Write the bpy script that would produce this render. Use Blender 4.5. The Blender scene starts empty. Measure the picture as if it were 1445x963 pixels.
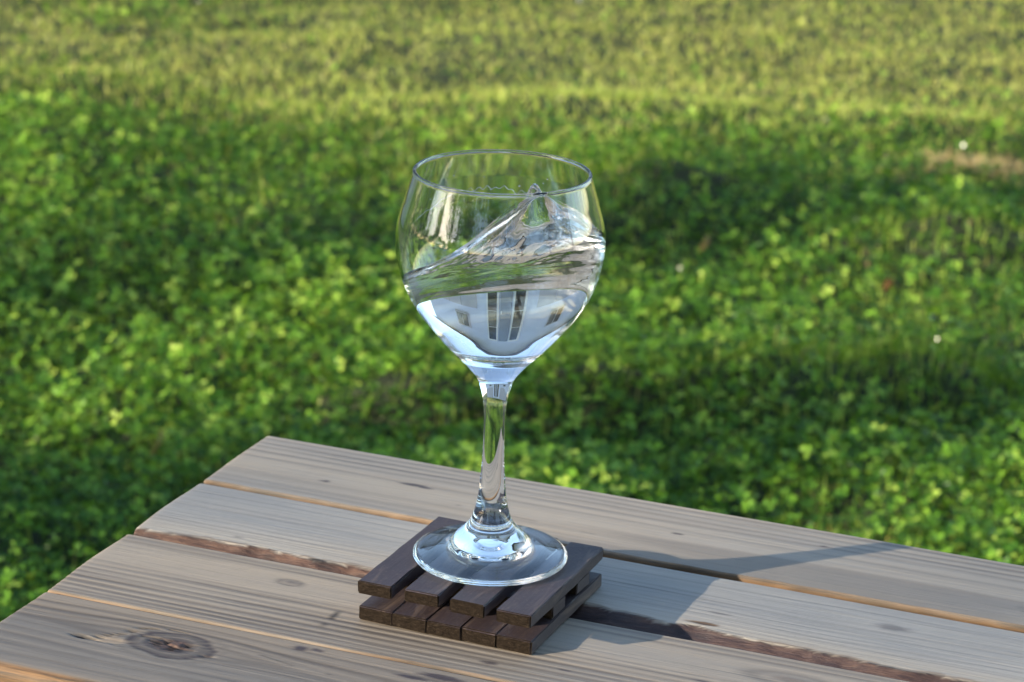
import bpy, bmesh, math, random
import numpy as np
from mathutils import Matrix, Vector

random.seed(7)
rng = np.random.default_rng(11)
S = bpy.context.scene
COL = S.collection
PI = math.pi
TZ = 0.74                                   # height of the table top above the lawn

# ------------------------------------------------------------------ camera
cam = bpy.data.cameras.new('camera')
camo = bpy.data.objects.new('camera', cam)
COL.objects.link(camo)
PITCH, ROLL, YAW = math.radians(18.185), math.radians(1.99), math.radians(0.3655)
cp, sp = math.cos(PITCH), math.sin(PITCH)
F = Vector((math.sin(YAW)*cp, math.cos(YAW)*cp, -sp))
R = Vector((math.cos(YAW), -math.sin(YAW), 0))
U = R.cross(F)
R2 = R*math.cos(ROLL) + U*math.sin(ROLL)
U2 = -R*math.sin(ROLL) + U*math.cos(ROLL)
m = Matrix((R2, U2, -F)).transposed().to_4x4()
m.translation = Vector((0, -1.0949, 0.4832 + TZ))
camo.matrix_world = m
cam.sensor_fit = 'HORIZONTAL'
cam.sensor_width = 36.0
cam.lens = 3679.66/1445*36
cam.clip_start, cam.clip_end = 0.05, 2000
cam.dof.use_dof = True
cam.dof.focus_distance = 1.130
cam.dof.aperture_fstop = 18.0
cam.dof.aperture_blades = 7
S.camera = camo

# ------------------------------------------------------------------ world, sun, exposure
SUN_EL = math.radians(17.5)
SV = Vector((-0.929, -0.370, 0)).normalized()
SUNV = Vector((SV.x*math.cos(SUN_EL), SV.y*math.cos(SUN_EL), math.sin(SUN_EL)))
W = bpy.data.worlds.new('World')
S.world = W
W.use_nodes = True
wn = W.node_tree
sky = wn.nodes.new('ShaderNodeTexSky')
sky.sky_type = 'NISHITA'
sky.sun_disc = False
sky.sun_elevation = SUN_EL
sky.sun_rotation = math.atan2(SV.x, SV.y)
sky.dust_density = 0.6
bgn = wn.nodes['Background']
bgn.inputs['Strength'].default_value = 0.15
wn.links.new(sky.outputs[0], bgn.inputs[0])
sl = bpy.data.lights.new('sun', 'SUN')
sl.energy = 3.0
sl.angle = math.radians(0.53)
sl.color = (1.0, 0.87, 0.67)
so = bpy.data.objects.new('sun', sl)
so.rotation_euler = SUNV.to_track_quat('Z', 'Y').to_euler()
so.location = (-3, -2, 3)
COL.objects.link(so)
S.view_settings.view_transform = 'Standard'
S.view_settings.look = 'None'
S.view_settings.exposure = 1.76
S.view_settings.gamma = 1
cy = S.cycles
cy.max_bounces = 32
cy.transmission_bounces = 32
cy.glossy_bounces = 16
cy.diffuse_bounces = 4
cy.transparent_max_bounces = 16
cy.sample_clamp_indirect = 6
cy.caustics_reflective = True
cy.caustics_refractive = True
cy.blur_glossy = 0.0
cy.use_denoising = True
try:
    cy.denoiser = 'OPENIMAGEDENOISE'
    cy.denoising_input_passes = 'RGB_ALBEDO_NORMAL'
except Exception:
    pass

# ------------------------------------------------------------------ helpers
def link(o, parent=None):
    COL.objects.link(o)
    if parent is not None:
        o.parent = parent
    return o

def tag(o, label=None, cat=None, group=None, kind=None):
    if label: o['label'] = label
    if cat: o['category'] = cat
    if group: o['group'] = group
    if kind: o['kind'] = kind
    return o

def empty(name, loc, rz=0.0):
    o = bpy.data.objects.new(name, None)
    o.empty_display_size = 0.05
    o.location = loc
    o.rotation_euler = (0, 0, rz)
    COL.objects.link(o)
    return o

def np_mesh(name, verts, faces, mat=None, parent=None, smooth=False, attrs=None):
    """faces: list of (n,k) integer arrays (k = 3 or 4) or python lists of polygons."""
    me = bpy.data.meshes.new(name)
    verts = np.asarray(verts, dtype=np.float32)
    loops, sizes = [], []
    for f in faces:
        f = np.asarray(f, dtype=np.int32)
        if f.ndim == 1: f = f[None]
        loops.append(f.ravel()); sizes.append(np.full(len(f), f.shape[1], np.int32))
    loops = np.concatenate(loops); sizes = np.concatenate(sizes)
    starts = np.concatenate([[0], np.cumsum(sizes)[:-1]]).astype(np.int32)
    me.vertices.add(len(verts)); me.vertices.foreach_set('co', verts.ravel())
    me.loops.add(len(loops)); me.loops.foreach_set('vertex_index', loops)
    me.polygons.add(len(sizes)); me.polygons.foreach_set('loop_start', starts)
    me.update(calc_edges=True)
    me.polygons.foreach_set('use_smooth', np.full(len(sizes), bool(smooth)))
    for an, (ty, data) in (attrs or {}).items():
        a = me.attributes.new(an, ty, 'POINT')
        data = np.asarray(data, dtype=np.float32)
        a.data.foreach_set('color' if ty == 'FLOAT_COLOR' else 'value', data.ravel())
    me.validate()
    if mat: me.materials.append(mat)
    o = bpy.data.objects.new(name, me)
    return link(o, parent)

def bm_obj(name, bm, mat, parent=None, smooth=False):
    me = bpy.data.meshes.new(name)
    bmesh.ops.recalc_face_normals(bm, faces=bm.faces)
    bm.to_mesh(me); bm.free()
    if smooth:
        me.polygons.foreach_set('use_smooth', [True]*len(me.polygons))
    if mat: me.materials.append(mat)
    return link(bpy.data.objects.new(name, me), parent)

def box(name, mat, lo, hi, parent=None, bevel=0.0, seg=2):
    bm = bmesh.new()
    bmesh.ops.create_cube(bm, size=1)
    for v in bm.verts:
        v.co = Vector([lo[i] + (v.co[i]+.5)*(hi[i]-lo[i]) for i in range(3)])
    if bevel: bmesh.ops.bevel(bm, geom=bm.edges[:], offset=bevel, segments=seg, affect='EDGES')
    return bm_obj(name, bm, mat, parent)

def hash2(ix, iy, seed):
    n = (ix.astype(np.int64)*374761393 + iy.astype(np.int64)*668265263 + seed*1442695041) & 0x7fffffff
    n = ((n ^ (n >> 13))*1274126177) & 0x7fffffff
    return ((n ^ (n >> 16)) & 0xffff)/65535.0

def vnoise(x, y, seed=0):
    x = np.asarray(x, float); y = np.asarray(y, float)
    ix = np.floor(x); iy = np.floor(y); fx = x-ix; fy = y-iy
    fx = fx*fx*fx*(fx*(fx*6-15)+10); fy = fy*fy*fy*(fy*(fy*6-15)+10)
    a = hash2(ix, iy, seed); b = hash2(ix+1, iy, seed); c = hash2(ix, iy+1, seed); d = hash2(ix+1, iy+1, seed)
    return (a*(1-fx)+b*fx)*(1-fy) + (c*(1-fx)+d*fx)*fy

def fbm(x, y, seed=0, octs=3):
    s, amp, tot = 0, 1.0, 0
    for k in range(octs):
        s = s + amp*vnoise(np.asarray(x)*2**k, np.asarray(y)*2**k, seed+17*k); tot += amp; amp *= .5
    return s/tot

def sstep(a, b, x):
    t = np.clip((x-a)/(b-a), 0, 1)
    return t*t*(3-2*t)

# node helpers
class NT:
    def __init__(self, name):
        self.m = bpy.data.materials.new(name); self.m.use_nodes = True
        self.t = self.m.node_tree; self.b = self.t.nodes['Principled BSDF']
        self.out = self.t.nodes['Material Output']
    def n(self, ty, **kw):
        nd = self.t.nodes.new(ty)
        for k, v in kw.items(): setattr(nd, k, v)
        return nd
    def set(self, sock, v):
        if isinstance(v, bpy.types.NodeSocket): self.t.links.new(v, sock)
        elif v is not None: sock.default_value = v
    def math(self, op, a, b=None, c=None, clamp=False):
        nd = self.n('ShaderNodeMath', operation=op, use_clamp=clamp)
        for i, v in enumerate((a, b, c)): self.set(nd.inputs[i], v)
        return nd.outputs[0]
    def mix(self, fac, a, b, blend='MIX'):
        nd = self.n('ShaderNodeMix', data_type='RGBA', blend_type=blend)
        self.set(nd.inputs[0], fac); self.set(nd.inputs[6], a); self.set(nd.inputs[7], b)
        return nd.outputs[2]
    def coord(self, scale, which='Object'):
        tc = self.n('ShaderNodeTexCoord'); mp = self.n('ShaderNodeMapping')
        mp.inputs['Scale'].default_value = scale
        self.t.links.new(tc.outputs[which], mp.inputs[0])
        return mp.outputs[0]
    def noise(self, vec, scale=1, detail=4, rough=.55, dist=0):
        nd = self.n('ShaderNodeTexNoise')
        self.set(nd.inputs['Vector'], vec)
        nd.inputs['Scale'].default_value = scale; nd.inputs['Detail'].default_value = detail
        nd.inputs['Roughness'].default_value = rough; nd.inputs['Distortion'].default_value = dist
        return nd.outputs[0]
    def ramp(self, fac, stops):
        nd = self.n('ShaderNodeValToRGB'); cr = nd.color_ramp
        while len(cr.elements) < len(stops): cr.elements.new(.5)
        for e, (p, c) in zip(cr.elements, stops):
            e.position = p; e.color = (*c, 1) if len(c) == 3 else c
        self.set(nd.inputs[0], fac)
        return nd.outputs[0]
    def attr(self, name):
        nd = self.n('ShaderNodeAttribute'); nd.attribute_name = name
        return nd
    def bump(self, h, strength=.5, dist=.001):
        nd = self.n('ShaderNodeBump')
        self.set(nd.inputs['Height'], h); nd.inputs['Strength'].default_value = strength
        nd.inputs['Distance'].default_value = dist
        self.t.links.new(nd.outputs[0], self.b.inputs['Normal'])

def simple(name, col, rough=.6, spec=.5):
    k = NT(name); k.b.inputs['Base Color'].default_value = (*col, 1)
    k.b.inputs['Roughness'].default_value = rough
    k.b.inputs['Specular IOR Level'].default_value = spec
    return k.m

# ------------------------------------------------------------------ materials
def mat_glass(name, ior, col=(1, 1, 1, 1)):
    k = NT(name)
    k.b.inputs['Base Color'].default_value = col
    k.b.inputs['Roughness'].default_value = 0.0
    k.b.inputs['IOR'].default_value = ior
    k.b.inputs['Transmission Weight'].default_value = 1.0
    return k.m
M_GLASS = mat_glass('clear_glass', 1.5, (.985, .992, .99, 1))
M_WATER = mat_glass('clear_water', 1.333)

def mat_plank():
    k = NT('weathered_pine')
    A, B = k.attr('wood_a'), k.attr('wood_b')
    sa = k.n('ShaderNodeSeparateColor'); k.t.links.new(A.outputs['Color'], sa.inputs[0])
    sb = k.n('ShaderNodeSeparateColor'); k.t.links.new(B.outputs['Color'], sb.inputs[0])
    grain, tone, bark, stain = sa.outputs[0], sa.outputs[1], sa.outputs[2], A.outputs['Alpha']
    knot, crack, fresh, board_dark = sb.outputs[0], sb.outputs[1], sb.outputs[2], B.outputs['Alpha']
    fib = k.noise(k.coord((14, 420, 60)), 1, 5, .6)
    fib2 = k.noise(k.coord((40, 1500, 200)), 1, 3, .6)
    blot = k.noise(k.coord((9, 30, 20)), 1, 4, .6)
    base = k.mix(tone, (.262, .25, .235, 1), (.39, .325, .25, 1))
    base = k.mix(k.math('MULTIPLY', k.math('SUBTRACT', blot, .42, clamp=True), 1.6, clamp=True), base, (.37, .335, .29, 1))
    base = k.mix(k.math('MULTIPLY', k.math('SUBTRACT', fib, .5, clamp=True), 1.3, clamp=True), base, (.17, .155, .145, 1))
    base = k.mix(k.math('MULTIPLY', k.math('SUBTRACT', fib2, .52, clamp=True), 1.3, clamp=True), base, (.42, .38, .33, 1))
    base = k.mix(k.math('MULTIPLY', grain, .95), base, (.075, .063, .06, 1))
    base = k.mix(board_dark, base, (.36, .30, .25, 1), 'MULTIPLY')  # each board darkened evenly by its own amount
    hair = k.noise(k.coord((7, 820, 90)), 1, 2, .5, .25)
    hm = k.math('MULTIPLY', k.math('SUBTRACT', hair, .66, clamp=True), 14.0, clamp=True)
    base = k.mix(k.math('MULTIPLY', hm, .5), base, (.045, .038, .035, 1))
    fcol = k.mix(k.math('MULTIPLY', k.math('SUBTRACT', k.noise(k.coord((22, 500, 500)), 1, 4, .65), .38, clamp=True), 3.5, clamp=True), (.045, .03, .02, 1), (.20, .105, .042, 1))
    base = k.mix(fresh, base, fcol)
    bn = k.noise(k.coord((45, 260, 200)), 1, 5, .7)
    bcol = k.ramp(bn, [(.3, (.014, .008, .007)), (.48, (.06, .03, .022)), (.62, (.13, .07, .046)), (.78, (.26, .17, .11))])
    base = k.mix(bark, base, bcol)
    kn = k.noise(k.coord((180, 220, 200)), 1, 4, .6)
    kcol = k.ramp(kn, [(.38, (.025, .018, .018)), (.56, (.07, .045, .038)), (.72, (.17, .09, .058))])
    base = k.mix(knot, base, kcol)
    base = k.mix(stain, base, (.036, .027, .034, 1))
    base = k.mix(crack, base, (.012, .009, .008, 1))
    k.set(k.b.inputs['Base Color'], base)
    k.b.inputs['Roughness'].default_value = .62
    k.b.inputs['Specular IOR Level'].default_value = .4
    h = k.math('ADD', k.math('MULTIPLY', fib, 1.0), k.math('MULTIPLY', fib2, .5))
    h = k.math('ADD', h, k.math('MULTIPLY', k.math('MULTIPLY', bn, bark), 3.0))
    k.bump(h, .6, .0008)
    return k.m
M_PLANK = mat_plank()

def mat_coaster():
    k = NT('dark_stained_wood')
    rnd = k.n('ShaderNodeObjectInfo').outputs['Random']
    geo = k.n('ShaderNodeTexCoord'); nrm = k.n('ShaderNodeSeparateXYZ'); k.t.links.new(geo.outputs['Normal'], nrm.inputs[0])
    endg = k.math('GREATER_THAN', k.math('ABSOLUTE', nrm.outputs[1]), .75)
    vx = k.n('ShaderNodeVectorMath', operation='ADD'); k.t.links.new(k.coord((420, 26, 300)), vx.inputs[0])
    k.t.links.new(k.math('MULTIPLY', rnd, 37.0), vx.inputs[1])
    g = k.noise(vx.outputs[0], 1, 5, .62, .4)
    wear = k.noise(k.coord((130, 22, 120)), 1, 4, .6, .8)
    c = k.mix(g, (.052, .036, .042, 1), (.022, .015, .019, 1))
    c = k.mix(k.math('MULTIPLY', k.math('SUBTRACT', wear, .53, clamp=True), 4.5, clamp=True), c, (.12, .085, .07, 1))
    dust = k.noise(k.coord((700, 700, 700)), 1, 3, .7)
    c = k.mix(k.math('MULTIPLY', k.math('SUBTRACT', dust, .55, clamp=True), 2.5, clamp=True), c, (.14, .10, .075, 1))
    en = k.noise(k.coord((420, 500, 1000)), 1, 4, .7, .6)
    ec = k.ramp(en, [(.38, (.010, .007, .005)), (.58, (.020, .014, .010)), (.80, (.06, .045, .034))])
    c = k.mix(endg, c, ec)
    k.set(k.b.inputs['Base Color'], c)
    k.set(k.b.inputs['Roughness'], k.math('ADD', .55, k.math('MULTIPLY', endg, .3)))
    k.set(k.b.inputs['Specular IOR Level'], k.math('SUBTRACT', .5, k.math('MULTIPLY', endg, .44)))
    h = k.math('ADD', g, k.math('MULTIPLY', k.math('MULTIPLY', en, endg), 2.5))
    k.bump(h, .5, .0005)
    return k.m
M_COAST = mat_coaster()

def mat_leaf(name, stops, trans=.4, rough=.42, spec=.2):
    k = NT(name)
    t = k.attr('tint').outputs['Fac']
    c = k.ramp(t, stops)
    k.set(k.b.inputs['Base Color'], c)
    k.b.inputs['Roughness'].default_value = rough
    k.b.inputs['Specular IOR Level'].default_value = spec
    tr = k.n('ShaderNodeBsdfTranslucent')
    c2 = k.mix(.5, c, (.41, .60, .03, 1))
    k.set(tr.inputs[0], c2)
    mx = k.n('ShaderNodeMixShader'); mx.inputs[0].default_value = trans
    k.t.links.new(k.b.outputs[0], mx.inputs[1]); k.t.links.new(tr.outputs[0], mx.inputs[2])
    k.t.links.new(mx.outputs[0], k.out.inputs[0])
    return k.m
M_CLOVER = mat_leaf('clover_leaf', [(0, (.011, .042, .007)), (.35, (.050, .150, .015)), (.66, (.185, .37, .035)), (1, (.42, .56, .09))], .26)
M_GRASS = mat_leaf('grass_blade', [(0, (.025, .085, .014)), (.4, (.15, .27, .035)), (.86, (.56, .64, .14)), (.93, (.36, .29, .11)), (1, (.45, .36, .18))], .35)
M_STRAW = mat_leaf('dry_straw', [(0, (.38, .27, .12)), (1, (.62, .48, .27))], .25, .6)

def mat_soil():
    k = NT('lawn_soil')
    n1 = k.noise(k.coord((3, 3, 3)), 1, 5, .6); n2 = k.noise(k.coord((60, 60, 60)), 1, 4, .6)
    c = k.mix(n1, (.018, .03, .009, 1), (.04, .06, .016, 1))
    c = k.mix(k.math('MULTIPLY', n2, .5), c, (.03, .025, .014, 1))
    k.set(k.b.inputs['Base Color'], c); k.b.inputs['Roughness'].default_value = .95
    k.bump(n2, .8, .02)
    return k.m
M_SOIL = mat_soil()

# ------------------------------------------------------------------ lawn sheet
MOUNDS = [(.30, 3.35, .2, .13, 0.075), (.12, 3.12, .18, .1, 0.068), (.78, 3.05, .2, .1, 0.075), (-.10, 2.28, .14, .09, 0.075), (.14, 2.30, .13, .10, 0.083),
          (.36, 2.34, .12, .09, 0.075), (.60, 2.38, .12, .09, 0.075), (-.95, 4.2, .2, .15, 0.075), (-.62, 4.7, .2, .14, 0.075), (.75, 4.15, .3, .12, 0.068), (-.75, 1.75, .15, .08, 0.075), (.25, 4.1, .3, .12, 0.060)]            # (x, y, rx, ry, h)
def ground_h(x, y):
    far_ = 1-.85*sstep(3.6, 4.6, y)
    h = .055*(fbm(x*1.1+3.1, y*1.0+.7, 5, 2)-.5) + .055*far_*(fbm(x*3.1, y*2.7, 9, 2)-.5) + .02*(vnoise(x*8, y*8, 13)-.5)
    for (mx, my, rx, ry, a) in MOUNDS:
        h = h + a*far_*np.exp(-((x-mx)/rx)**2-((y-my)/ry)**2)
    fade = 1/(1+np.exp((np.hypot(x, y-3)-14)/2))
    return h*fade

def axis_pts(lo, hi, step, far):
    a = list(np.arange(lo, hi+1e-6, step)); s = step
    v = hi
    while v < far: s *= 1.35; v += s; a.append(v)
    s = step; v = lo
    while v > -far: s *= 1.35; v -= s; a.insert(0, v)
    return np.array(a)
gx = axis_pts(-3.2, 3.6, .045, 600); gy = axis_pts(-.5, 8, .045, 600)
GX, GY = np.meshgrid(gx, gy, indexing='xy')
gv = np.stack([GX, GY, ground_h(GX, GY)], -1).reshape(-1, 3)
nx, ny = len(gx), len(gy)
ii = (np.arange(ny-1)[:, None]*nx + np.arange(nx-1)[None]).ravel()
lawn = np_mesh('lawn', gv, [np.stack([ii, ii+1, ii+nx+1, ii+nx], 1)], M_SOIL, smooth=True)
tag(lawn, kind='structure')

# ------------------------------------------------------------------ grass and clover
def field_points(n):
    """points dense where the lawn is near, thinning with distance"""
    y = 1.2 + (9.0-1.2)*rng.random(n)**1.35
    half = 1.1 + .33*y
    x = (rng.random(n)*2-1)*half + .05*y
    return x, y

def clover_density(x, y):
    d = fbm(x*1.3+11, y*1.1+4, 21, 3)
    base = .55 + 2.6*(d-.5)
    base = base + .55*np.exp(-((y-2.75)/.65)**2)            # the thick clover band across the middle
    base = base - .9*sstep(3.7, 4.4, y)
    base = base + .5*np.exp(-((x-.65)/.5)**2-((y-1.95)/.25)**2)
    base = base - .6*np.exp(-((x-.5)/.6)**2-((y-2.35)/.16)**2)
    return np.clip(base, .03, 1)

def rot_basis(az, tilt, roll_dir):
    """unit normal tilted by tilt towards roll_dir, and in-plane axes rotated by az"""
    n = np.stack([np.sin(tilt)*np.cos(roll_dir), np.sin(tilt)*np.sin(roll_dir), np.cos(tilt)], 1)
    ref = np.stack([np.cos(az), np.sin(az), 0*az], 1)
    u = ref - n*(ref*n).sum(1)[:, None]; u /= np.linalg.norm(u, axis=1)[:, None]
    v = np.cross(n, u)
    return u, v, n

def make_clover(n):
    x, y = field_points(n)
    keep = (rng.random(n) < clover_density(x, y)) & (rng.random(n) > .97*np.exp(-((x-.90)/.11)**4-((y-3.72)/.075)**4))
    x, y = x[keep], y[keep]; n = len(x)
    patch = fbm(x*2.2+5, y*2.2+8, 33, 2)
    hgt = .010 + .060*rng.random(n)**1.1*(.4+1.2*patch)
    size = (.0060 + .0075*rng.random(n))*(.66+.53*patch)
    c0 = np.stack([x, y, ground_h(x, y)+hgt], 1)
    u, v, nn = rot_basis(rng.random(n)*2*PI, np.abs(rng.normal(0, .5, n)), rng.random(n)*2*PI)
    #  leaflet outline (along, across, up) in units of leaflet length
    out = np.array([[.08, 0, 0], [.50, -.40, .10], [.93, -.36, .12], [.90, 0, -.03], [.93, .36, .12], [.50, .40, .10]])
    V, T = [], []
    tint = np.clip(rng.normal(.39, .28, n) + .5*(patch-.5), 0, 1)
    for k in range(3):
        a = 2*PI*k/3 + rng.normal(0, .12, n)
        d = u*np.cos(a)[:, None] + v*np.sin(a)[:, None]; s = np.cross(nn, d)
        lift = rng.normal(.12, .28, n)
        for (p, q, r) in out:
            V.append(c0 + (d*p + s*q + nn*(r + p*lift[:, None]))*size[:, None])
        T.append(np.repeat(np.clip(tint+rng.normal(0, .05, n), 0, 1)[:, None], 6, 1))
    V = np.stack(V, 1).reshape(-1, 3); T = np.concatenate(T, 1).ravel()
    b = (np.arange(n)[:, None]*18 + np.array([0, 6, 12])[None]).ravel()
    f = np.concatenate([np.stack([b, b+1, b+2, b+3], 1), np.stack([b, b+3, b+4, b+5], 1)])
    return tag(np_mesh('clover', V, [f], M_CLOVER, attrs={'tint': ('FLOAT', T)}),
               'low clover with three-part leaves spread through the sunlit lawn', 'clover', kind='stuff')

def blades(x, y, length, width, tint, lean, name, mat):
    n = len(x)
    az = rng.random(n)*2*PI; ld = rng.random(n)*2*PI
    w = np.stack([np.cos(az), np.sin(az), 0*az], 1)*(width/2)[:, None]
    dirv = np.stack([np.cos(ld), np.sin(ld), 0*ld], 1)
    b = np.stack([x, y, ground_h(x, y)-.004], 1)
    up = np.array([0, 0, 1.0])
    m1 = b + up*(length*.55*np.cos(lean*.5))[:, None] + dirv*(length*.55*np.sin(lean*.5))[:, None]
    t = m1 + up*(length*.45*np.cos(lean*1.35))[:, None] + dirv*(length*.45*np.sin(lean*1.35))[:, None]
    V = np.stack([b-w, b+w, m1+w*.85, m1-w*.85, t], 1).reshape(-1, 3)
    i = np.arange(n)*5
    return np_mesh(name, V, [np.stack([i, i+1, i+2, i+3], 1), np.stack([i+3, i+2, i+4], 1)], mat,
                   attrs={'tint': ('FLOAT', np.repeat(tint, 5))})

make_clover(215000)
n = 330000
x, y = field_points(n)
keep = (rng.random(n) < np.clip(1.15-1.0*clover_density(x, y), .12, 1)) & (rng.random(n) > .93*np.exp(-((x-.90)/.11)**4-((y-3.72)/.075)**4))
x, y = x[keep], y[keep]; n = len(x)
far = sstep(3.2, 4.6, y)
patch = fbm(x*1.7, y*1.5, 51, 3)
L = (.022+.036*rng.random(n))*(.7+.7*patch)*(1-.5*far)
tint = np.clip(rng.normal(.42, .22, n)+.56*far+.3*(patch-.5), 0, .9)
tint = np.where(rng.random(n) < .025, .9+.1*rng.random(n), tint)
g = blades(x, y, L, .0022+.0022*rng.random(n), tint, np.abs(rng.normal(.5, .4, n))+.8*far*rng.random(n), 'grass', M_GRASS)
tag(g, 'short green grass with a few dry blades growing between the clover', 'grass', kind='stuff')
# leaves still wet with dew, a few of which catch the sun
M_WET = mat_leaf('wet_leaf', [(0, (.05, .11, .02)), (1, (.14, .2, .03))], .2, .27, .5)
n = 9000
x, y = field_points(n)
c0 = np.stack([x, y, ground_h(x, y)+.03+.03*rng.random(n)], 1)
u_, v_, n_ = rot_basis(rng.random(n)*2*PI, np.radians(40+35*rng.random(n)), rng.random(n)*2*PI)
sz = (.0022+.0016*rng.random(n))[:, None]
V = np.stack([c0-u_*sz, c0-v_*sz, c0+u_*sz, c0+v_*sz], 1).reshape(-1, 3)
i = np.arange(n)*4
g = np_mesh('wet_leaves', V, [np.stack([i, i+1, i+2, i+3], 1)], M_WET, attrs={'tint': ('FLOAT', np.repeat(rng.random(n), 4))})
tag(g, 'tiny dew-wet leaf tips glinting in the lawn', 'leaves', kind='stuff')
# dry straw patch
n = 2600
x = .90+.06*rng.normal(0, 1, n); y = 3.72+.035*rng.normal(0, 1, n)
g = blades(x, y, .03+.04*rng.random(n), .003+.002*rng.random(n), rng.random(n), np.abs(rng.normal(1.0, .4, n)), 'dry_grass', M_STRAW)
tag(g, 'sandy patch of dry straw in the lawn at the right', 'dry grass', kind='stuff')
# single fallen leaves
def leaf_mat(name, col):
    k = NT(name); k.b.inputs['Roughness'].default_value = .8; k.b.inputs['Specular IOR Level'].default_value = .1
    nn2 = k.noise(k.coord((90, 90, 90)), 1, 3, .6)
    k.set(k.b.inputs['Base Color'], k.mix(nn2, (*[c*.7 for c in col], 1), (*[min(1, c*1.25) for c in col], 1)))
    return k.m
def fallen_leaf(x, y, ln, wd, az, tilt, mat, label):
    t = np.linspace(0, 1, 9); V = []
    for tt in t:
        w = wd*.5*math.sin(PI*tt**.8)**.8 if 0 < tt < 1 else 0.0004
        z = .012*math.sin(PI*tt)+.006*tt
        for q in (-1, -.5, 0, .5, 1): V.append(((tt-.5)*ln, q*w, z+.25*abs(q)*w))
    V = np.array(V); j = (np.arange(8)[:, None]*5+np.arange(4)[None]).ravel()
    o = np_mesh('fallen_leaf', V, [np.stack([j, j+5, j+6, j+1], 1)], mat, smooth=True)
    o.location = (x, y, float(ground_h(np.array(x), np.array(y)))+.055); o.rotation_euler = (tilt, -.5, az)
    md = o.modifiers.new('thick', 'SOLIDIFY'); md.thickness = .0005
    tag(o, label, 'leaf', 'fallen leaves on the lawn')
fallen_leaf(.16, 5.22, .075, .022, 2.0, .5, leaf_mat('cream_leaf', (.75, .62, .42)), 'long cream coloured fallen leaf near the top edge of the lawn')
fallen_leaf(.60, 2.73, .026, .014, .4, .6, leaf_mat('rust_leaf', (.06, .034, .012)), 'rust brown fallen leaf among the clover right of the glass')
fallen_leaf(-.43, 2.01, .05, .008, 1.4, .7, leaf_mat('straw_leaf', (.28, .22, .06)), 'narrow straw yellow leaf in the grass left of the table corner')
fallen_leaf(.33, 3.0, .04, .010, 1.2, .8, leaf_mat('tan_leaf', (.24, .17, .06)), 'thin tan fallen leaf standing in the clover beside the bowl')
# coarse grass farther out
n = 60000
r = 7+28*rng.random(n)**1.2; a = rng.random(n)*2*PI
x, y = r*np.cos(a), r*np.sin(a)+3
k = (y > 8.5) | (np.abs(x) > 4.5) | (y < 1)
x, y = x[k], y[k]; n = len(x)
g = blades(x, y, .05+.06*rng.random(n), .012+.012*rng.random(n), np.clip(rng.normal(.6, .18, n), 0, .9), np.abs(rng.normal(.7, .4, n)), 'grass', M_GRASS)
tag(g, 'coarser grass covering the outer lawn around the yard', 'grass', kind='stuff')

# ------------------------------------------------------------------ table
TA = math.radians(-20.9)
T0 = Vector((-0.12014, 0.20282, TZ))
table = empty('wooden_table', (T0.x, T0.y, TZ), TA)
tag(table, 'weathered grey wooden plank table with gaps between the boards, standing on the lawn', 'table')

def seg_dist(X, Y, pts):
    d = np.full(X.shape, 9.0)
    for (x0, y0), (x1, y1) in zip(pts[:-1], pts[1:]):
        vx, vy = x1-x0, y1-y0
        t = np.clip(((X-x0)*vx+(Y-y0)*vy)/(vx*vx+vy*vy), 0, 1)
        d = np.minimum(d, np.hypot(X-x0-t*vx, Y-y0-t*vy))
    return d

def lines1d(s, x, ys, widths, amps, wob=.0006, seed=0):
    g = np.zeros_like(s)
    for i, (yy, w, a) in enumerate(zip(ys, widths, amps)):
        yy2 = yy + wob*(2*vnoise(x*9+i*7.7, 0*x+i, seed)-1) + wob*.5*(2*vnoise(x*31+i*3.1, 0*x+i, seed+1)-1)
        aa = a*(.55+.75*vnoise(x*14+i*5.3, 0*x+i*2.2, seed+2))
        d = s-yy2
        g = np.maximum(g, aa*np.exp(-np.where(d > 0, d/(w*.6), d/(w*1.4))**2))
    return g

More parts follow.
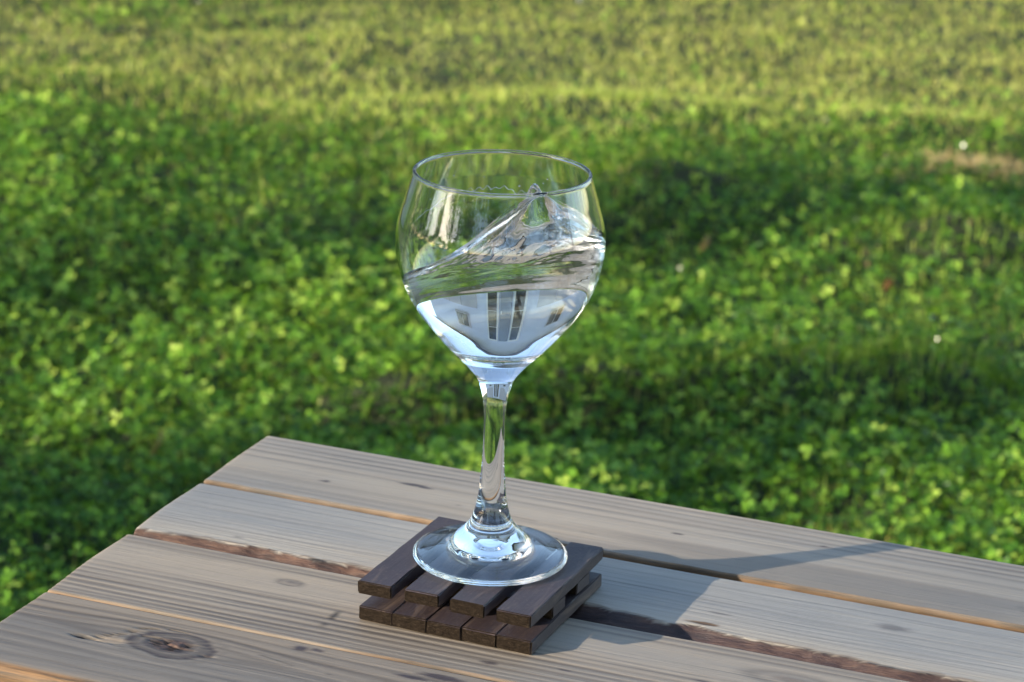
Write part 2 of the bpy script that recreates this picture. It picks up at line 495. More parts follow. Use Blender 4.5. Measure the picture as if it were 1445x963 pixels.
def plank(idx, y_hi, y_lo, y_hi2, y_lo2, thick=.034, x_end=1.55, rhi=.0014, rlo=.0007, zoff=0.0):
    """y_hi/y_lo: far and near edge at the left end, *2: the same 0.5 m further right"""
    xs = np.concatenate([[0, .0006, .0014, .0024], np.arange(.005, .64, .0026), np.linspace(.66, x_end-.003, 22), [x_end]])
    N = 150
    t = np.linspace(0, 1, N)
    X = np.repeat(xs[:, None], N, 1)
    yh = y_hi + (y_hi2-y_hi)*xs/.5 + .0006*(2*vnoise(xs*16, xs*0+idx, 71)-1)
    yl = y_lo + (y_lo2-y_lo)*xs/.5 + .0006*(2*vnoise(xs*15, xs*0+idx+9, 72)-1) + .00035*(2*vnoise(xs*110, xs*0+idx+4, 73)-1)
    Y = yh[:, None] + (yl-yh)[:, None]*t[None]
    grain = np.zeros_like(X); tone = np.zeros_like(X); bark = np.zeros_like(X); stain = np.zeros_like(X)
    knot = np.zeros_like(X); crack = np.zeros_like(X); fresh = np.zeros_like(X)
    Z = np.zeros_like(X)
    dh = yh[:, None]-Y; dl = Y-yl[:, None]
    for d, r in ((dh, rhi), (dl, rlo)):
        q = np.clip(1-d/r, 0, 1); Z -= r*(1-np.sqrt(np.clip(1-q*q, 0, 1)))
    q = np.clip(1-X/.0024, 0, 1); Z -= .0024*(1-np.sqrt(np.clip(1-q*q, 0, 1)))*.6
    tone += .35 + 1.3*(fbm(X*2.2+idx*3, Y*26+idx, 81, 3)-.5)
    def spot(cx, cy, rx, ry, soft=.35, wob=.5):
        d = np.hypot((X-cx)/rx, (Y-cy)/ry) + wob*(fbm(X*420, Y*520, 90, 2)-.5)
        return 1-sstep(1-soft, 1+soft, d)
    fine = fbm(X*5+idx*9, (Y+.002*vnoise(X*7, Y*20, 83))*210, 84, 3)
    grain += .10*sstep(.56, .85, fine)
    fresh = np.maximum(fresh, (.35+.6*vnoise(X*23, X*0+idx, 85))*sstep(.0009, .0003, dl))
    if idx == 0:
        grain = np.maximum(grain, lines1d(Y, X, [-.0045, -.0095, -.0150, -.0210, -.0300, -.052, -.060, -.066], [.0016]*5+[.003, .0025, .002], [.5, .55, .5, .45, .3, .3, .32, .3], .0008, 100))
        grain = np.maximum(grain, .4*sstep(.55, .75, fbm(X*3, Y*60, 101, 2))*sstep(-.03, -.045, Y))
        tone += .18
        for s in ((.0567, -.047, .0026, .0014), (.099, -.0325, .007, .0018), (.106, -.0335, .004, .0012), (.24, -.036, .003, .001), (.31, -.02, .002, .0009)):
            stain = np.maximum(stain, .85*spot(*s))
        grain = np.maximum(grain, .55*np.exp(-(seg_dist(X, Y, [(.13, -.048), (.18, -.051), (.235, -.058)])/.0008)**2)*(vnoise(X*90, Y*0, 103) > .45))
        kd = np.hypot((X-.44)/.03, (Y+.052)/.009); grain = np.maximum(grain, .35*np.exp(-((kd-1)/.25)**2)+.2*(kd < 1))
    elif idx == 1:
        s = Y + .004*np.exp(-((X-.33)/.05)**2-((Y+.115)/.02)**2) + .0022*(2*vnoise(X*6, Y*14, 111)-1)
        grain = np.maximum(grain, lines1d(s, X, [-.083, -.0885, -.094, -.1, -.1045, -.1085, -.113, -.1175, -.122, -.1265, -.131, -.135], [.0011, .0009]*6, [.12, .25, .1, .2, .3, .14, .22, .2, .3, .2, .12, .1], .0012, 112))
        tone += -.1 + .45*sstep(-.11, -.136, Y)
        stain = np.maximum(stain, .55*spot(.362, -.0995, .007, .003, .7))
        stain = np.maximum(stain, .45*spot(.05, -.132, .0022, .0012, .5))
        stain = np.maximum(stain, .5*spot(.286, -.118, .005, .0011, .5))
        # waney edge with bark
        bx = np.array([-.01, .0, .02, .045, .065, .085, .1, .115, .13, .18, .228, .252, .268, .28, .29, .32, .352, .372, .40, .43, .47, .55, .7, 2])
        by = np.array([-.141, -.1405, -.1395, -.1385, -.1365, -.138, -.1405, -.1375, -.1385, -.134, -.1305, -.1335, -.136, -.1315, -.136, -.1385, -.1372, -.1395, -.1385, -.1395, -.1415, -.142, -.1445, -.1445])
        b = -.1487+(np.interp(xs, bx, by)+.1487)*.84 + .0011*(2*vnoise(xs*75, xs*0, 113)-1) + .0008*(2*vnoise(xs*240, xs*0, 114)-1)
        below = np.clip(b[:, None]-Y, 0, None)
        Z -= below*.62 + .0012*fbm(X*160, Y*220, 115, 3)*np.clip(below/.001, 0, 1)
        jag = .0011*(vnoise(X*60, Y*900, 116)-.5)
        bark = sstep(-.0001, .0006, b[:, None]-Y+jag)
        stain = np.maximum(stain, .5*bark*sstep(.14, .24, X)*(1-.6*sstep(.34, .4, X)))
        fresh = np.maximum(fresh, .6*np.exp(-((b[:, None]-Y+.0009)/.0009)**2)*(vnoise(X*40, X*0, 117) > .42))
        fresh = np.maximum(fresh, spot(.2830, -.1317, .007, .0016, .3))
        crack = np.maximum(crack, .9*spot(.0965, -.1408, .003, .0012, .4, 1.1))
    elif idx == 2:
        ys = [-.154, -.1585, -.1845, -.1885, -.1935, -.1985, -.2035, -.2085, -.2135, -.2178, -.2215]
        s = Y - .0018*np.exp(-((X-.0962)/.013)**2)*np.sign(Y+.17)*np.exp(-np.abs(Y+.17)/.006) - .002*np.clip(X-.25, 0, 1)
        grain = np.maximum(grain, lines1d(s, X, ys, [.0018, .0014, .0012, .0015, .0016, .0017, .0017, .0018, .0016, .0016, .0014], [.55, .5, .35, .6, .7, .75, .8, .8, .75, .7, .6], .0006, 122))
        tone += .38 - .35*sstep(.14, .3, X)
        kd = np.hypot((X-.0962)/.0062, (Y+.1699)/.0034)
        grain = np.maximum(grain, .6*np.exp(-((kd-.9)/.3)**2)); stain = np.maximum(stain, .6*spot(.0962, -.1699, .003, .0018, .5))
        kd = np.hypot((X-.056)/.006, (Y+.1545)/.003); grain = np.maximum(grain, .5*np.exp(-(kd/.9)**2))
        kd = np.hypot((X-.335)/.018, (Y+.172)/.006); grain = np.maximum(grain, .45*np.exp(-((kd-1)/.3)**2)); knot = np.maximum(knot, .5*(1-sstep(.2, .8, kd)))
        crack = np.maximum(crack, .85*(1-sstep(.0002, .0005, seg_dist(X, Y, [(.1312, -.1655), (.1306, -.18), (.1297, -.2), (.129, -.218)])))*(vnoise(X*0+3, Y*420, 123) > .4))
        for s_ in ((.2106, -.2108, .0042, .0016), (.243, -.204, .0022, .0009), (.30, -.189, .004, .0007)):
            stain = np.maximum(stain, .8*spot(*s_))
        grain = np.maximum(grain, -.0+.0*X)
    else:
        kx, ky = .0790, -.2530
        dx, dy = X-kx, Y-ky
        fl = np.exp(-(np.abs(dx)/.042)**2.2)
        sgn = np.tanh(dy/.0025)
        s = dy - sgn*.0105*fl*np.exp(-np.abs(dy)/.016) + .0015*(2*vnoise(X*8, Y*10, 131)-1)
        s = s + .010*sstep(.03, .13, dx)*np.exp(-((dy+.01)/.02)**2)
        grain = np.maximum(grain, lines1d(s, X, [.0185, .0115, .0065, .0015, -.004, -.0105, -.0175, -.026, -.036], [.0013, .0018, .0016, .0022, .002, .002, .0022, .0024, .002], [.5, .6, .35, .55, .35, .4, .4, .35, .35], .0008, 132))
        kd = np.hypot(dx/.0190, dy/.0116) + .28*(fbm(X*110, Y*190, 133, 3)-.5)
        ang = np.arctan2(dy/.0116, dx/.0190)
        inside = 1-sstep(.9, 1.02, kd)
        rings = .5+.5*np.sin(kd*24)
        grain = grain*(1-inside) + inside*(.3+.45*rings*(kd > .45))
        grain = np.maximum(grain, 1.0*np.exp(-((kd-1.0)/.09)**2))
        grain = np.maximum(grain, .35*np.exp(-((kd-1.35)/.15)**2))
        knot = np.maximum(knot, 1-sstep(.48, .62, kd))
        stain = np.maximum(stain, .12*(1-sstep(.95, 1.1, kd))*(1-knot)+.5*np.exp(-((kd-1.0)/.06)**2)+.35*np.exp(-((kd-.62)/.07)**2))
        cr = np.zeros_like(X)
        for (pts, w) in (([(kx-.009, ky+.001), (kx-.003, ky+.0005), (kx+.004, ky-.001)], .0007), ([(kx+.0005, ky-.0045), (kx+.004, ky-.001), (kx+.008, ky+.004)], .0011),
                         ([(kx+.004, ky-.001), (kx+.011, ky-.0015)], .0006), ([(kx-.006, ky-.002), (kx-.004, ky+.0035)], .0008), ([(kx-.016, ky+.003), (kx-.008, ky+.004)], .0005), ([(kx+.018, ky-.005), (kx+.0205, ky-.003)], .0005)):
            cr = np.maximum(cr, 1-sstep(w*.6, w*1.3, seg_dist(X, Y, pts)+.0006*(fbm(X*500, Y*500, 134, 2)-.5)))
        for (pts, w) in (([(.0585, -.2435), (.066, -.2405), (.073, -.2392), (.08, -.2395)], .00045), ([(.044, -.2605), (.048, -.2565), (.056, -.2505), (.0585, -.2435)], .0004)):
            cr = np.maximum(cr, .8*(1-sstep(w*.6, w*1.3, seg_dist(X, Y, pts)))*(vnoise(X*260, Y*260, 135) > .35))
        cr = np.maximum(cr, spot(.0415, -.2615, .0045, .0017, .3, 1.0))
        crack = np.maximum(crack, cr)
        Z -= .0016*cr + .0006*knot*fbm(X*300, Y*300, 136, 2)
        v = spot(.0515, -.2598, .008, .0030, .4, .8); Z -= .0010*v; tone = tone*(1-v) + v*1.0; grain *= (1-.9*v)
        tone += -.22+.25*sstep(-.02, .02, dy)
        for s_ in ((.1313, -.2322, .0036, .0022), (.1385, -.2312, .0022, .0014), (.198, -.2335, .011, .0024), (.186, -.2385, .008, .0015)):
            stain = np.maximum(stain, .92*spot(*s_))
        crack = np.maximum(crack, .6*(1-sstep(.0002, .0006, seg_dist(X, Y, [(.115, -.245), (.135, -.2495), (.17, -.252), (.22, -.2535)])))*(vnoise(X*150, Y*0, 137) > .5))
        fresh = np.maximum(fresh, 1.0*sstep(.0055, .0025, dl))
    grain = np.clip(grain, 0, 1)
    Z -= .00028*grain*(1-knot) - .00012*(fine-.5)
    # left end: faint curve of the sawn ends
    endc = -.0028*np.sin(np.clip(t, 0, 1)*PI)**2*(.4 if idx in (1, 2, 3) else .2)
    X2 = X + endc[None]*np.exp(-X/.01)
    # side and bottom loop (near side, bottom, far side)
    zs = np.array([-.0032, -.007, -.014, -.024, -thick+.002])
    lowz = Z[:, -1:]; hiz = Z[:, :1]
    nearY = np.repeat(yl[:, None], 5, 1); farY = np.repeat(yh[:, None], 5, 1)
    nearZ = np.minimum(zs[None], lowz-.0004*(1+np.arange(5))[None]); farZ = np.minimum(zs[::-1][None], hiz-.0004*(5-np.arange(5))[None])
    botY = np.stack([yl+.002, yh-.002], 1); botZ = np.full((len(xs), 2), -thick)
    XX = np.concatenate([X2, np.repeat(X2[:, -1:], 6, 1), np.repeat(X2[:, :1], 6, 1)], 1)
    YY = np.concatenate([Y, nearY, botY, farY], 1)
    ZZ = np.concatenate([Z, nearZ, botZ, farZ], 1) + zoff
    M = YY.shape[1]
    def ext(a, vside):
        return np.concatenate([a, np.full((len(xs), 12), vside)], 1)
    fr = np.concatenate([fresh, np.full((len(xs), 5), .9), np.full((len(xs), 2), .4), np.full((len(xs), 5), .9)], 1)
    if idx == 1: fr[:, N:N+5] = .2
    ba = ext(bark, 0.0)
    if idx == 1: ba[:, N:N+5] = .9
    A4 = np.stack([ext(grain, .1), ext(np.clip(tone, 0, 1), .8), ba, ext(stain, 0)], -1).reshape(-1, 4)
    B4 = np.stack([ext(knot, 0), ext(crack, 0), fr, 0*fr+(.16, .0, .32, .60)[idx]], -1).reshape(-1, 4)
    V = np.stack([XX, YY, ZZ], -1).reshape(-1, 3)
    k = len(xs)
    i = np.arange(k-1)[:, None]*M; j = np.arange(M)[None]; j2 = (j+1) % M
    f = np.stack([i+j, i+M+j, i+M+j2, i+j2], -1).reshape(-1, 4)[:, ::-1]
    caps = [np.arange(M), (np.arange(M)+(k-1)*M)[::-1]]
    o = np_mesh('plank', V, [f]+caps, M_PLANK, table, smooth=True, attrs={'wood_a': ('FLOAT_COLOR', A4), 'wood_b': ('FLOAT_COLOR', B4)})
    o.data.polygons.foreach_set('use_smooth', np.concatenate([np.ones(len(f)), [0, 0]]).astype(bool))
    return o

plank(0, .0, -.0722, -.0005, -.0712)
plank(1, -.0764, -.1490, -.0790, -.1480)
plank(2, -.1508, -.2240, -.1500, -.2242)
plank(3, -.2261, -.3020, -.2268, -.3010, rlo=.006)
WB = simple('rough_pine', (.26, .21, .16), .8)
for xx in (.12, 1.35):
    box('crossbeam', WB, (xx, -.285, -.075), (xx+.07, -.015, -.0345), table, .002)
    for yy in (-.275, -.075):
        box('leg', WB, (xx+.0705, yy, -TZ-.02), (xx+.1105, yy+.06, -.0345), table, .002)

# ------------------------------------------------------------------ pallet coaster
CA = math.radians(-22.9)
ca, sa_ = math.cos(CA), math.sin(CA)
C0 = Vector((-.0572, -.0292))               # front left corner of the coaster on the table
coaster = empty('pallet_coaster', (C0.x, C0.y, TZ+.0004), CA)
tag(coaster, 'small dark brown pallet shaped wooden coaster under the glass, on the table', 'coaster')
def stick(name, lo, hi, seed):
    """a sawn stick with rough worn edges"""
    r = random.Random(seed)
    bm = bmesh.new(); bmesh.ops.create_cube(bm, size=1)
    for v in bm.verts:
        v.co = Vector([lo[i] + (v.co[i]+.5)*(hi[i]-lo[i]) for i in range(3)])
    long = 1 if hi[1]-lo[1] > hi[0]-lo[0] else 0
    es = [e for e in bm.edges if abs((e.verts[0].co-e.verts[1].co)[long]) > .02]
    bmesh.ops.subdivide_edges(bm, edges=es, cuts=9, use_grid_fill=True)
    bmesh.ops.bevel(bm, geom=[e for e in bm.edges if e.is_manifold and e.calc_face_angle(0) > 1], offset=.00045, segments=2, affect='EDGES')
    for v in bm.verts:
        for i in range(3): v.co[i] += r.uniform(-.00019, .00019)
    o = bm_obj(name, bm, M_COAST, coaster)
    return o
CW, CL = .0834, .0840
w5 = CW/5
for k in range(5):
    stick('base_board', (k*w5+.00002, random.uniform(-.0006, .0006), 0), ((k+1)*w5-.00008, CL+random.uniform(-.0006, .0006), .0066+random.uniform(-.0002, .0002)), 10+k)
for k, (f0, f1) in enumerate(((.30, .48), (.645, .825))):
    stick('runner', (.0006, f0*CL, .0068), (CW-.0006, f1*CL, .0131), 20+k)
gap = .0060; sw = (CW-3*gap)/4
for k in range(4):
    a = k*(sw+gap)
    stick('slat', (a, random.uniform(-.0008, .0008)-.0012, .0133), (a+sw, CL+random.uniform(-.001, .001), .0193), 30+k)
COAST_TOP = TZ + .0004 + .0195

# ------------------------------------------------------------------ wine glass
G0 = Vector((0.0004, 0.0, COAST_TOP))
outer = np.array([[.1805, .0385], [.168, .04236], [.155, .0457], [.142, .0453], [.13, .04209], [.12, .03705], [.11, .02960], [.1, .0209], [.091, .0122], [.086, .0084],
                  [.082, .00695], [.077, .00566], [.07, .00493], [.06, .00472], [.05, .00495], [.04, .0055], [.03, .00643], [.022, .00821], [.018, .0098], [.0140, .0128], [.0112, .0158]])
def hermite(kx, ky, q):
    m_ = np.gradient(ky, kx); i = np.clip(np.searchsorted(kx, q)-1, 0, len(kx)-2)
    h = kx[i+1]-kx[i]; t = (q-kx[i])/h
    return (2*t**3-3*t**2+1)*ky[i]+(t**3-2*t**2+t)*h*m_[i]+(-2*t**3+3*t**2)*ky[i+1]+(t**3-t**2)*h*m_[i+1]
oz, orr = outer[::-1, 0], outer[::-1, 1]
zq = np.linspace(.0112, .1795, 170)
rq = hermite(oz, orr, zq)
# foot: underside centre -> edge -> upper face
foot = [(0.0, .0048), (.003, .0048), (.0046, .0047), (.0054, .0042), (.0064, .0041), (.012, .0037), (.018, .0029), (.025, .0016), (.030, .0004), (.0318, .00005), (.0333, .0001), (.0346, .0007), (.0352, .0017), (.0351, .0025), (.0344, .0031),
        (.032, .0038), (.028, .0048), (.024, .0058), (.0200, .0070), (.0182, .0080), (.0170, .0095)]
def smooth_poly(P, n):
    P = np.array(P, float); d = np.concatenate([[0], np.cumsum(np.hypot(*np.diff(P, axis=0).T))])
    q = np.linspace(0, d[-1], n)
    return np.stack([np.interp(q, d, P[:, 0]), np.interp(q, d, P[:, 1])], 1)
fp = np.array(foot)
d = np.concatenate([[0], np.cumsum(np.hypot(*np.diff(fp, axis=0).T))])
q = np.unique(np.concatenate([np.linspace(0, d[-1], 90), np.linspace(d[8], d[15], 40)]))
fp2 = np.stack([hermite(d, fp[:, 0], q), hermite(d, fp[:, 1], q)], 1); fp2[0, 0] = 0
wall = np.stack([rq, zq], 1)
# inner wall: offset inwards by the wall thickness, closing in a rounded bowl bottom
ZB = .1012
zi = np.linspace(.1050, .1795, 120)
th = .00125 + .0010*np.exp(-(zi-.105)/.012)
dr = np.gradient(hermite(oz, orr, zi), zi)
ri = hermite(oz, orr, zi) - th*np.sqrt(1+dr*dr)
r1 = ri[0]; slope = dr[0]
u = (np.linspace(0, 1, 40)**.6)[:-1]
pw = r1/slope/(.1050-ZB)
rb = r1*u
zb = ZB + (.1050-ZB)*(.08*u**2 + .92*u**(pw/.92-.17))
inner = np.concatenate([np.stack([rb, zb], 1), np.stack([ri, zi], 1)])
rt_o, rt_i = wall[-1, 0], inner[-1, 0]
rc, rr = (rt_o+rt_i)/2, (rt_o-rt_i)/2*1.25
aa = np.linspace(-.15*PI, 1.15*PI, 17)
rim = np.stack([rc+rr*np.cos(aa), .1795+.0006+rr*np.sin(aa)], 1)
prof = np.concatenate([fp2, wall, rim, inner[::-1]]); prof[-1, 0] = 0
n_foot = len(fp2); i_stem = n_foot + int(np.argmin(abs(zq-.0885)))
NT_ = 224
ang = np.arange(NT_)*2*PI/NT_
def lathe_pts(P):
    return np.stack([P[:, :1]*np.cos(ang)[None], P[:, :1]*np.sin(ang)[None], np.repeat(P[:, 1:], NT_, 1)], -1)
tng = np.gradient(prof, axis=0)
ntn = np.stack([tng[:, 1], -tng[:, 0]], 1); ntn /= np.linalg.norm(ntn, axis=1)[:, None]+1e-12
ntn[0] = (0, -1); ntn[-1] = (0, 1)
def lathe_obj(name, i0, i1, parent, mat):
    P = prof[i0:i1+1]; Nn = ntn[i0:i1+1]
    V = lathe_pts(P).reshape(-1, 3)
    NV = np.stack([Nn[:, :1]*np.cos(ang)[None], Nn[:, :1]*np.sin(ang)[None], np.repeat(Nn[:, 1:], NT_, 1)], -1).reshape(-1, 3)
    k = len(P); quads, tris = [], []
    j = np.arange(NT_); j2 = (j+1) % NT_
    for r in range(k-1):
        a, b = r*NT_, (r+1)*NT_
        if P[r, 0] < 1e-9: tris.append(np.stack([a+0*j, b+j2, b+j], 1))
        elif P[r+1, 0] < 1e-9: tris.append(np.stack([a+j, a+j2, b+0*j], 1))
        else: quads.append(np.stack([a+j, a+j2, b+j2, b+j], 1))
    fs = [np.concatenate(quads)] + ([np.concatenate(tris)] if tris else [])
    o = np_mesh(name, V, fs, mat, parent, smooth=True)
    if len(o.data.vertices) == len(NV): o.data.normals_split_custom_set_from_vertices(NV.tolist())
    return o
glass = empty('wine_glass', G0)
tag(glass, 'clear stemmed wine glass holding splashing water, standing on the dark coaster', 'glass')
lathe_obj('foot', 0, n_foot, glass, M_GLASS)
lathe_obj('stem', n_foot, i_stem, glass, M_GLASS)
lathe_obj('bowl', i_stem, len(prof)-1, glass, M_GLASS)

# ------------------------------------------------------------------ water
OV = .0004
it = np.gradient(inner, axis=0); inn = np.stack([it[:, 1], -it[:, 0]], 1); inn /= np.linalg.norm(inn, axis=1)[:, None]
cur = inner + inn*OV; cur[0, 0] = 0
# extend a little above for the contact near the rim
arc = np.concatenate([[0], np.cumsum(np.hypot(*np.diff(cur, axis=0).T))])
def s_of_z(z): return np.interp(z, cur[40:, 1], arc[40:])
def r_of_z(z): return np.interp(z, cur[:, 1], cur[:, 0])
NA = 360
TH = np.arange(NA)*2*PI/NA
CT = np.array([[0, .1510], [25, .1390], [60, .1275], [90, .1240], [130, .1228], [160, .1238], [180, .1275], [195, .1320], [210, .1375], [225, .1428], [240, .1500], [255, .1585], [267, .1668], [277, .1728], [288, .1765], [300, .1755], [312, .1712], [328, .1640], [345, .1565]])
ka = np.radians(np.concatenate([CT[:, 0]-360, CT[:, 0], CT[:, 0]+360])); kz = np.tile(CT[:, 1], 3)
Hc = hermite(ka, kz, TH)
Hc = Hc + .0005*(2*vnoise(TH*6, TH*0, 201)-1)*((TH > 3.3) & (TH < 6.1))
NU = 150
uu = 1-(1-np.linspace(0, 1, NU))**1.6
co = np.fft.rfft(Hc)/NA
UU, TT = np.meshgrid(uu, TH, indexing='ij')
H = np.full_like(UU, co[0].real)
for nn_ in range(1, 40):
    H += 2*(UU**(nn_*1.0+.35))*np.real(co[nn_]*np.exp(1j*nn_*TT))
AX, AY = UU*np.cos(TT), UU*np.sin(TT)
def lump(ax, ay, rx, ry, rot, amp):
    c, s = math.cos(rot), math.sin(rot); dx, dy = AX-ax, AY-ay
    p, q = dx*c+dy*s, -dx*s+dy*c
    return amp*np.exp(-(p/rx)**2-(q/ry)**2)
H += lump(.36, -.68, .13, .15, .3, .0110)
H += lump(.36, -.62, .30, .26, .3, .0050)               # thrown up crest
H += lump(.10, -.70, .30, .16, .35, .0045)
H += lump(.62, -.45, .28, .14, -.5, .0040)
H += lump(-.2, .15, .6, .4, .2, -.0030)
edge = np.exp(-((1-UU)/.10)**2)
rp = .9*AX+.43*AY; rq_ = -.43*AX+.9*AY
front = sstep(.35, -.55, AY-.25*AX)
strk = .0013*(fbm(TT*1.4+2, (1-UU)*6+.5*TT, 221, 2)-.5)+.0002*(fbm(TT*4, (1-UU)*30+1.2*TT, 223, 2)-.5)
rip = .0030*(fbm(rp*1.7+4, rq_*4.5+2, 211, 2)-.5) + .0008*(fbm(rp*6+1, rq_*14+7, 213, 2)-.5)
rip2 = .0032*(fbm(AX*5+.6*np.sin(3*AY), AY*3.2, 217, 3)-.5)*np.exp(-((AX-.42)/.4)**2-((AY+.45)/.4)**2)
back = .0006*(fbm(AX*4, AY*5, 219, 2)-.5)
H += ((rip+strk)*(.08+.92*front)+rip2+back)*(1-edge)
H += (.0020+.0012*(np.cos(TT-PI*1.15) > .3))*np.exp(-(1-UU)/.045)
H = np.clip(H, .105, .1835)
Hw = np.minimum(H, .1795)
X = UU*r_of_z(Hw)*np.cos(TT); Y = UU*r_of_z(Hw)*np.sin(TT)
V1 = np.stack([X, Y, H], -1).reshape(-1, 3)
i = np.arange(NU-1)[:, None]*NA; j = np.arange(NA)[None]; j2 = (j+1) % NA
f1 = np.stack([i+j, i+NA+j, i+NA+j2, i+j2], -1).reshape(-1, 4)
f1 = f1[NA:]
# first ring is the centre point: fan
fc = np.stack([np.zeros(NA, int), NA+np.arange(NA), NA+(np.arange(NA)+1) % NA], 1)
NW = 110
sc = s_of_z(np.minimum(H[-1], .1795))
ss = sc[None]*(np.linspace(0, 1, NW)[:, None]**.8)
rw = np.interp(ss, arc, cur[:, 0]); zw = np.interp(ss, arc, cur[:, 1])
zw[-1] = H[-1]; rw[-1] = np.hypot(X[-1], Y[-1])
V2 = np.stack([rw*np.cos(TH)[None], rw*np.sin(TH)[None], zw], -1).reshape(-1, 3)
o2 = len(V1)
i = np.arange(1, NW-1)[:, None]*NA
f2 = np.stack([i+j, i+j2, i+NA+j2, i+NA+j], -1).reshape(-1, 4)+o2
fc2 = np.stack([np.zeros(NA, int), NA+(np.arange(NA)+1) % NA, NA+np.arange(NA)], 1)+o2
VW, FW = [V1, V2], [f1, fc, f2, fc2]
def inner_pt(th_, z_, off=0.0):
    r_ = np.interp(z_, inner[:, 1], inner[:, 0])-off
    return np.stack([r_*np.cos(th_), r_*np.sin(th_), z_], -1)
def bead(th_, z_, rad):
    global VW, FW
    c = inner_pt(th_, z_, rad*.35); k = len(c)
    tg = np.gradient(c, axis=0); tg /= np.linalg.norm(tg, axis=1)[:, None]
    nr = np.stack([-np.cos(th_), -np.sin(th_), 0*th_], 1); bn = np.cross(tg, nr)
    base_ = sum(len(v) for v in VW); ring = []
    rr_ = rad*np.sin(np.linspace(0, PI, k))**.4+1e-6
    for a_ in range(8):
        ring.append(c+(nr*math.cos(a_*PI/4)*.7+bn*math.sin(a_*PI/4))*rr_[:, None])
    VW.append(np.stack(ring, 1).reshape(-1, 3))
    q_ = np.arange(k-1)[:, None]*8; a_ = np.arange(8)[None]
    FW.append((np.stack([q_+a_, q_+(a_+1) % 8, q_+8+(a_+1) % 8, q_+8+a_], -1).reshape(-1, 4)+base_))
bt = np.linspace(math.radians(60), math.radians(118), 150)
bead(bt, .1615+.0022*(vnoise(bt*14, bt*0, 301)-.5)+.0030*(vnoise(bt*5, bt*0, 302)-.5)+.0007*np.sin(bt*70), .00022)
bt = np.linspace(math.radians(118), math.radians(150), 90)
bead(bt, .1610-.010*(bt-bt[0])/.56+.0018*(vnoise(bt*16, bt*0, 303)-.5), .0002)
dn = 7
for q_ in range(dn):
    th0 = math.radians(rng.uniform(50, 150)); z0_ = rng.uniform(.158, .170); r0_ = rng.uniform(.00025, .0005)
    tt_ = np.linspace(th0-r0_/.045, th0+r0_/.045, 7)
    bead(tt_, z0_+0*tt_, r0_)
water = np_mesh('water', np.concatenate(VW), FW, M_WATER, smooth=True)
water.location = G0 + Vector((0, 0, 0))
tag(water, 'clear water sloshing up in a pointed wave inside the wine glass', 'water')

# ------------------------------------------------------------------ house beyond the lawn
HX, HY, HROT = -.30, 7.7, math.radians(24)
house = empty('white_house', (HX, HY, 0), HROT)
tag(house, 'pale house in shade beyond the lawn, seen upside down through the water', 'house')
M_WALL = simple('pale_render', (.62, .68, .84), .8)
M_TRIM = simple('white_paint', (.8, .8, .8), .5)
M_PANE = simple('dark_pane', (.012, .014, .02), .05)
M_ROOF = simple('brown_shingle', (.16, .11, .085), .8)
M_DOOR = simple('blue_grey_paint', (.22, .26, .33), .5)
M_BAND = simple('grey_panel', (.45, .46, .52), .7)
HW, HD, HH = 5.6, 6.0, 3.4
box('wall', M_WALL, (-HW, 0, -.1), (HW, HD, HH), house)
for k in range(13):
    x0 = -HW+.03+k*(2*HW-.03)/13
    if abs(x0+.4) < 1.0: continue
    box('skirting_panel', M_BAND, (x0, -.05, .05), (x0+.82, -.003, 1.05), house, .008, 1)
def win(x0, x1, z0, z1, shutter=False):
    f = box('window', M_BAND, (x0-.09, -.07, z0-.09), (x1+.09, -.004, z1+.09), house, .01, 1)
    xm = (x0+x1)/2
    for a, b in ((x0, xm-.02), (xm+.02, x1)):
        box('pane', M_PANE, (a, -.085, z0), (b, -.072, z1), f)
def tall(x0, x1, z0, z1):
    f = box('window', M_TRIM, (x0-.08, -.07, z0-.05), (x1+.08, -.004, z1+.08), house, .01, 1)
    zz = np.linspace(z0, z1, 4)
    for a, b in zip(zz[:-1], zz[1:]): box('pane', M_PANE, (x0, -.085, a+.015), (x1, -.072, b-.015), f)
tall(-.76, -.38, .2, 2.8); tall(.36, .74, .2, 2.8)
dr_ = box('door', M_DOOR, (-.24, -.06, .15), (.22, -.004, 2.85), house, .01, 1)
box('handle', M_TRIM, (.13, -.10, 1.05), (.17, -.062, 1.2), dr_)
win(-2.9, -2.2, 1.5, 2.3); win(1.9, 2.6, 1.5, 2.3)
bm = bmesh.new()
e = .45
vs = [bm.verts.new(c) for c in ((-HW-e, -e, HH+.002), (HW+e, -e, HH+.002), (HW+e, HD+e, HH+.002), (-HW-e, HD+e, HH+.002), (-HW+2.4, HD/2, HH+1.0), (HW-2.4, HD/2, HH+1.0))]
for q in ((0, 1, 5, 4), (1, 2, 5), (2, 3, 4, 5), (3, 0, 4), (3, 2, 1, 0)): bm.faces.new([vs[t_] for t_ in q])
bm_obj('roof', bm, M_ROOF, house)

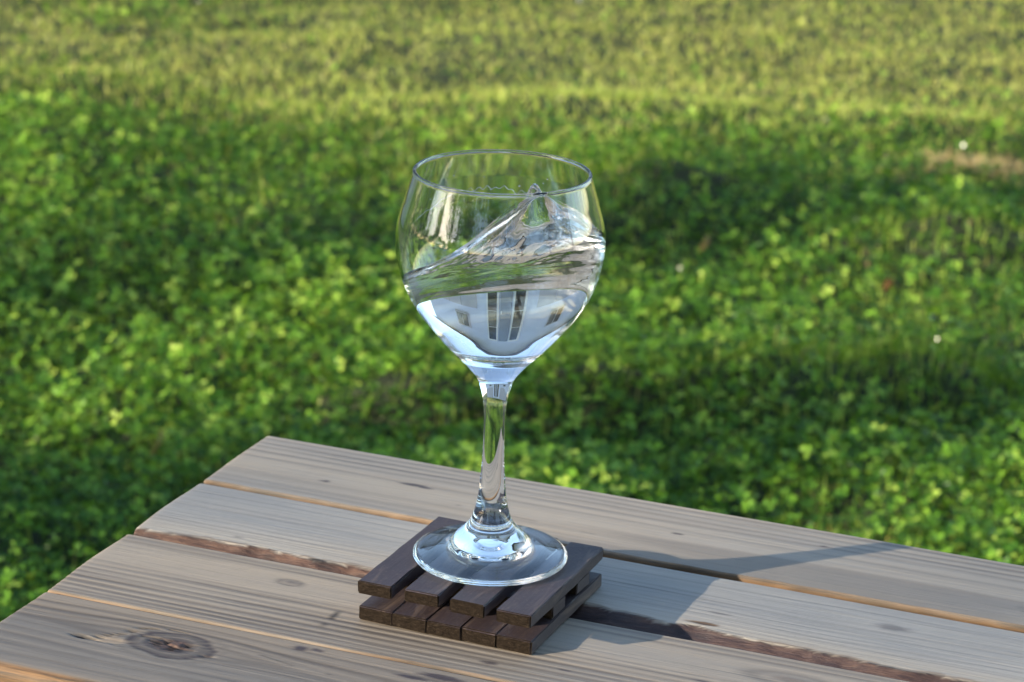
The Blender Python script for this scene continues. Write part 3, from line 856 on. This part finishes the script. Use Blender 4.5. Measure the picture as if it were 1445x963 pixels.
# ------------------------------------------------------------------ unseen trees added behind and left, blocking sky mirrored in the glass
M_BARK = simple('tree_bark', (.09, .07, .05), .9)
M_TREE = mat_leaf('tree_leaf', [(0, (.025, .055, .012)), (.6, (.055, .10, .02)), (1, (.09, .14, .03))], .25)
def tree(x, y, height, rad, seed, label, group, low=.06, leaves=9000, tr=.2, lf=1.0):
    r = np.random.default_rng(seed)
    root = empty('tree', (x, y, 0), r.random()*6)
    tag(root, label, 'tree', group)
    bm = bmesh.new()
    def limb(p, q, ra, rb):
        p, q = Vector(p), Vector(q); ax = (q-p).normalized()
        mt = ax.to_track_quat('Z', 'Y').to_matrix(); prev = None
        for k in range(5):
            t_ = k/4; c = p.lerp(q, t_)+Vector(r.normal(0, .04, 3))*(0 < k < 4); rr_ = ra+(rb-ra)*t_
            ring = [bm.verts.new(c+mt@Vector((rr_*math.cos(a_*PI/4), rr_*math.sin(a_*PI/4), 0))) for a_ in range(8)]
            if prev:
                for a_ in range(8): bm.faces.new((prev[a_], prev[(a_+1) % 8], ring[(a_+1) % 8], ring[a_]))
            prev = ring
    limb((0, 0, -.1), (.1, 0, height*.75), tr, tr*.25)
    cl = []
    for k in range(16):
        z0_ = height*(low+(.72-low)*r.random()); a_ = r.random()*2*PI; d_ = rad*(.45+.5*r.random())
        q_ = np.array([d_*math.cos(a_), d_*math.sin(a_), z0_+rad*(.15+.5*r.random())])
        limb((.05, 0, z0_), q_, .06, .015); cl.append(q_); cl.append(q_*np.array([.55, .55, 1])+[0, 0, .3])
    for k in range(10):
        cl.append(np.array([r.normal(0, rad*.25), r.normal(0, rad*.25), height*(.7+.28*r.random())]))
    bm_obj('trunk', bm, M_BARK, root, True)
    cl = np.array(cl); n_ = leaves
    c_ = cl[r.integers(0, len(cl), n_)] + r.normal(0, rad*.2, (n_, 3))*[1, 1, .75]
    u_, v_, w_ = rot_basis(r.random(n_)*2*PI, np.abs(r.normal(0, .9, n_)), r.random(n_)*2*PI)
    sz = (.06+.06*r.random(n_))[:, None]*(height/10)**.7*lf
    V_ = np.stack([c_-u_*sz, c_-v_*sz*.5, c_+u_*sz, c_+v_*sz*.5], 1).reshape(-1, 3)
    i_ = np.arange(n_)*4
    np_mesh('crown', V_, [np.stack([i_, i_+1, i_+2, i_+3], 1)], M_TREE, root, attrs={'tint': ('FLOAT', np.repeat(r.random(n_), 4))})
for k, (az, dist, hh, rad) in enumerate(((-50, 7.6, 9.5, 1.8), (-34, 8.0, 10.5, 2.2), (-8, 7.2, 9.8, 2.3), (24, 7.6, 10.4, 2.4), (56, 7.2, 9.6, 2.3), (86, 8.5, 11, 2.4))):
    a_ = math.radians(az)
    tree(dist*math.sin(a_), -dist*math.cos(a_), hh, rad, 300+k, 'leafy green tree added unseen behind the viewer, covering bright sky mirrored in the bowl', 'trees behind the viewer')
for k, (tx, ty, hh, rad) in enumerate(((-17.5, 1.2, 17.0, 2.2), (-14.5, 4.2, 16.0, 2.4), (-10.2, 5.6, 14.0, 2.4), (-7.8, 8.6, 12.0, 2.4), (-11.9, -7.6, 15.0, 2.3))):
    tree(tx, ty, hh, rad, 320+k, 'tall leafy tree left of the lawn, outside the view, mirrored in the glass', 'trees left of the lawn')

# added unseen row of bushes at left, below the sun, hiding mirrored low sky
for k in range(15):
    a_ = math.radians(-44-6.6*k); dd = 19.5+1.5*math.sin(k*2.3)
    hh = 3.9+.7*math.sin(k*1.7)
    tree(dd*math.sin(a_), -dd*math.cos(a_), hh, 1.5, 340+k, 'dark leafy bush added out of view at left to cover mirrored low sky', 'bushes left of the yard', .02, 4500, .2, 2.1)
# slender tall trees far left whose trunks and thin crowns throw soft bands of shade over the lawn
for k, (c_, dd, hh) in enumerate(((-1.98, 20, 13), (-2.80, 24, 15))):
    tree(c_*.37-dd*.929, c_*-.929-dd*.37, hh, 1.0, 370+k, 'slender tall tree far left of the yard, shading the lawn in soft bands', 'slender trees far left', .64, 1500, (.36, .36, .30)[k])
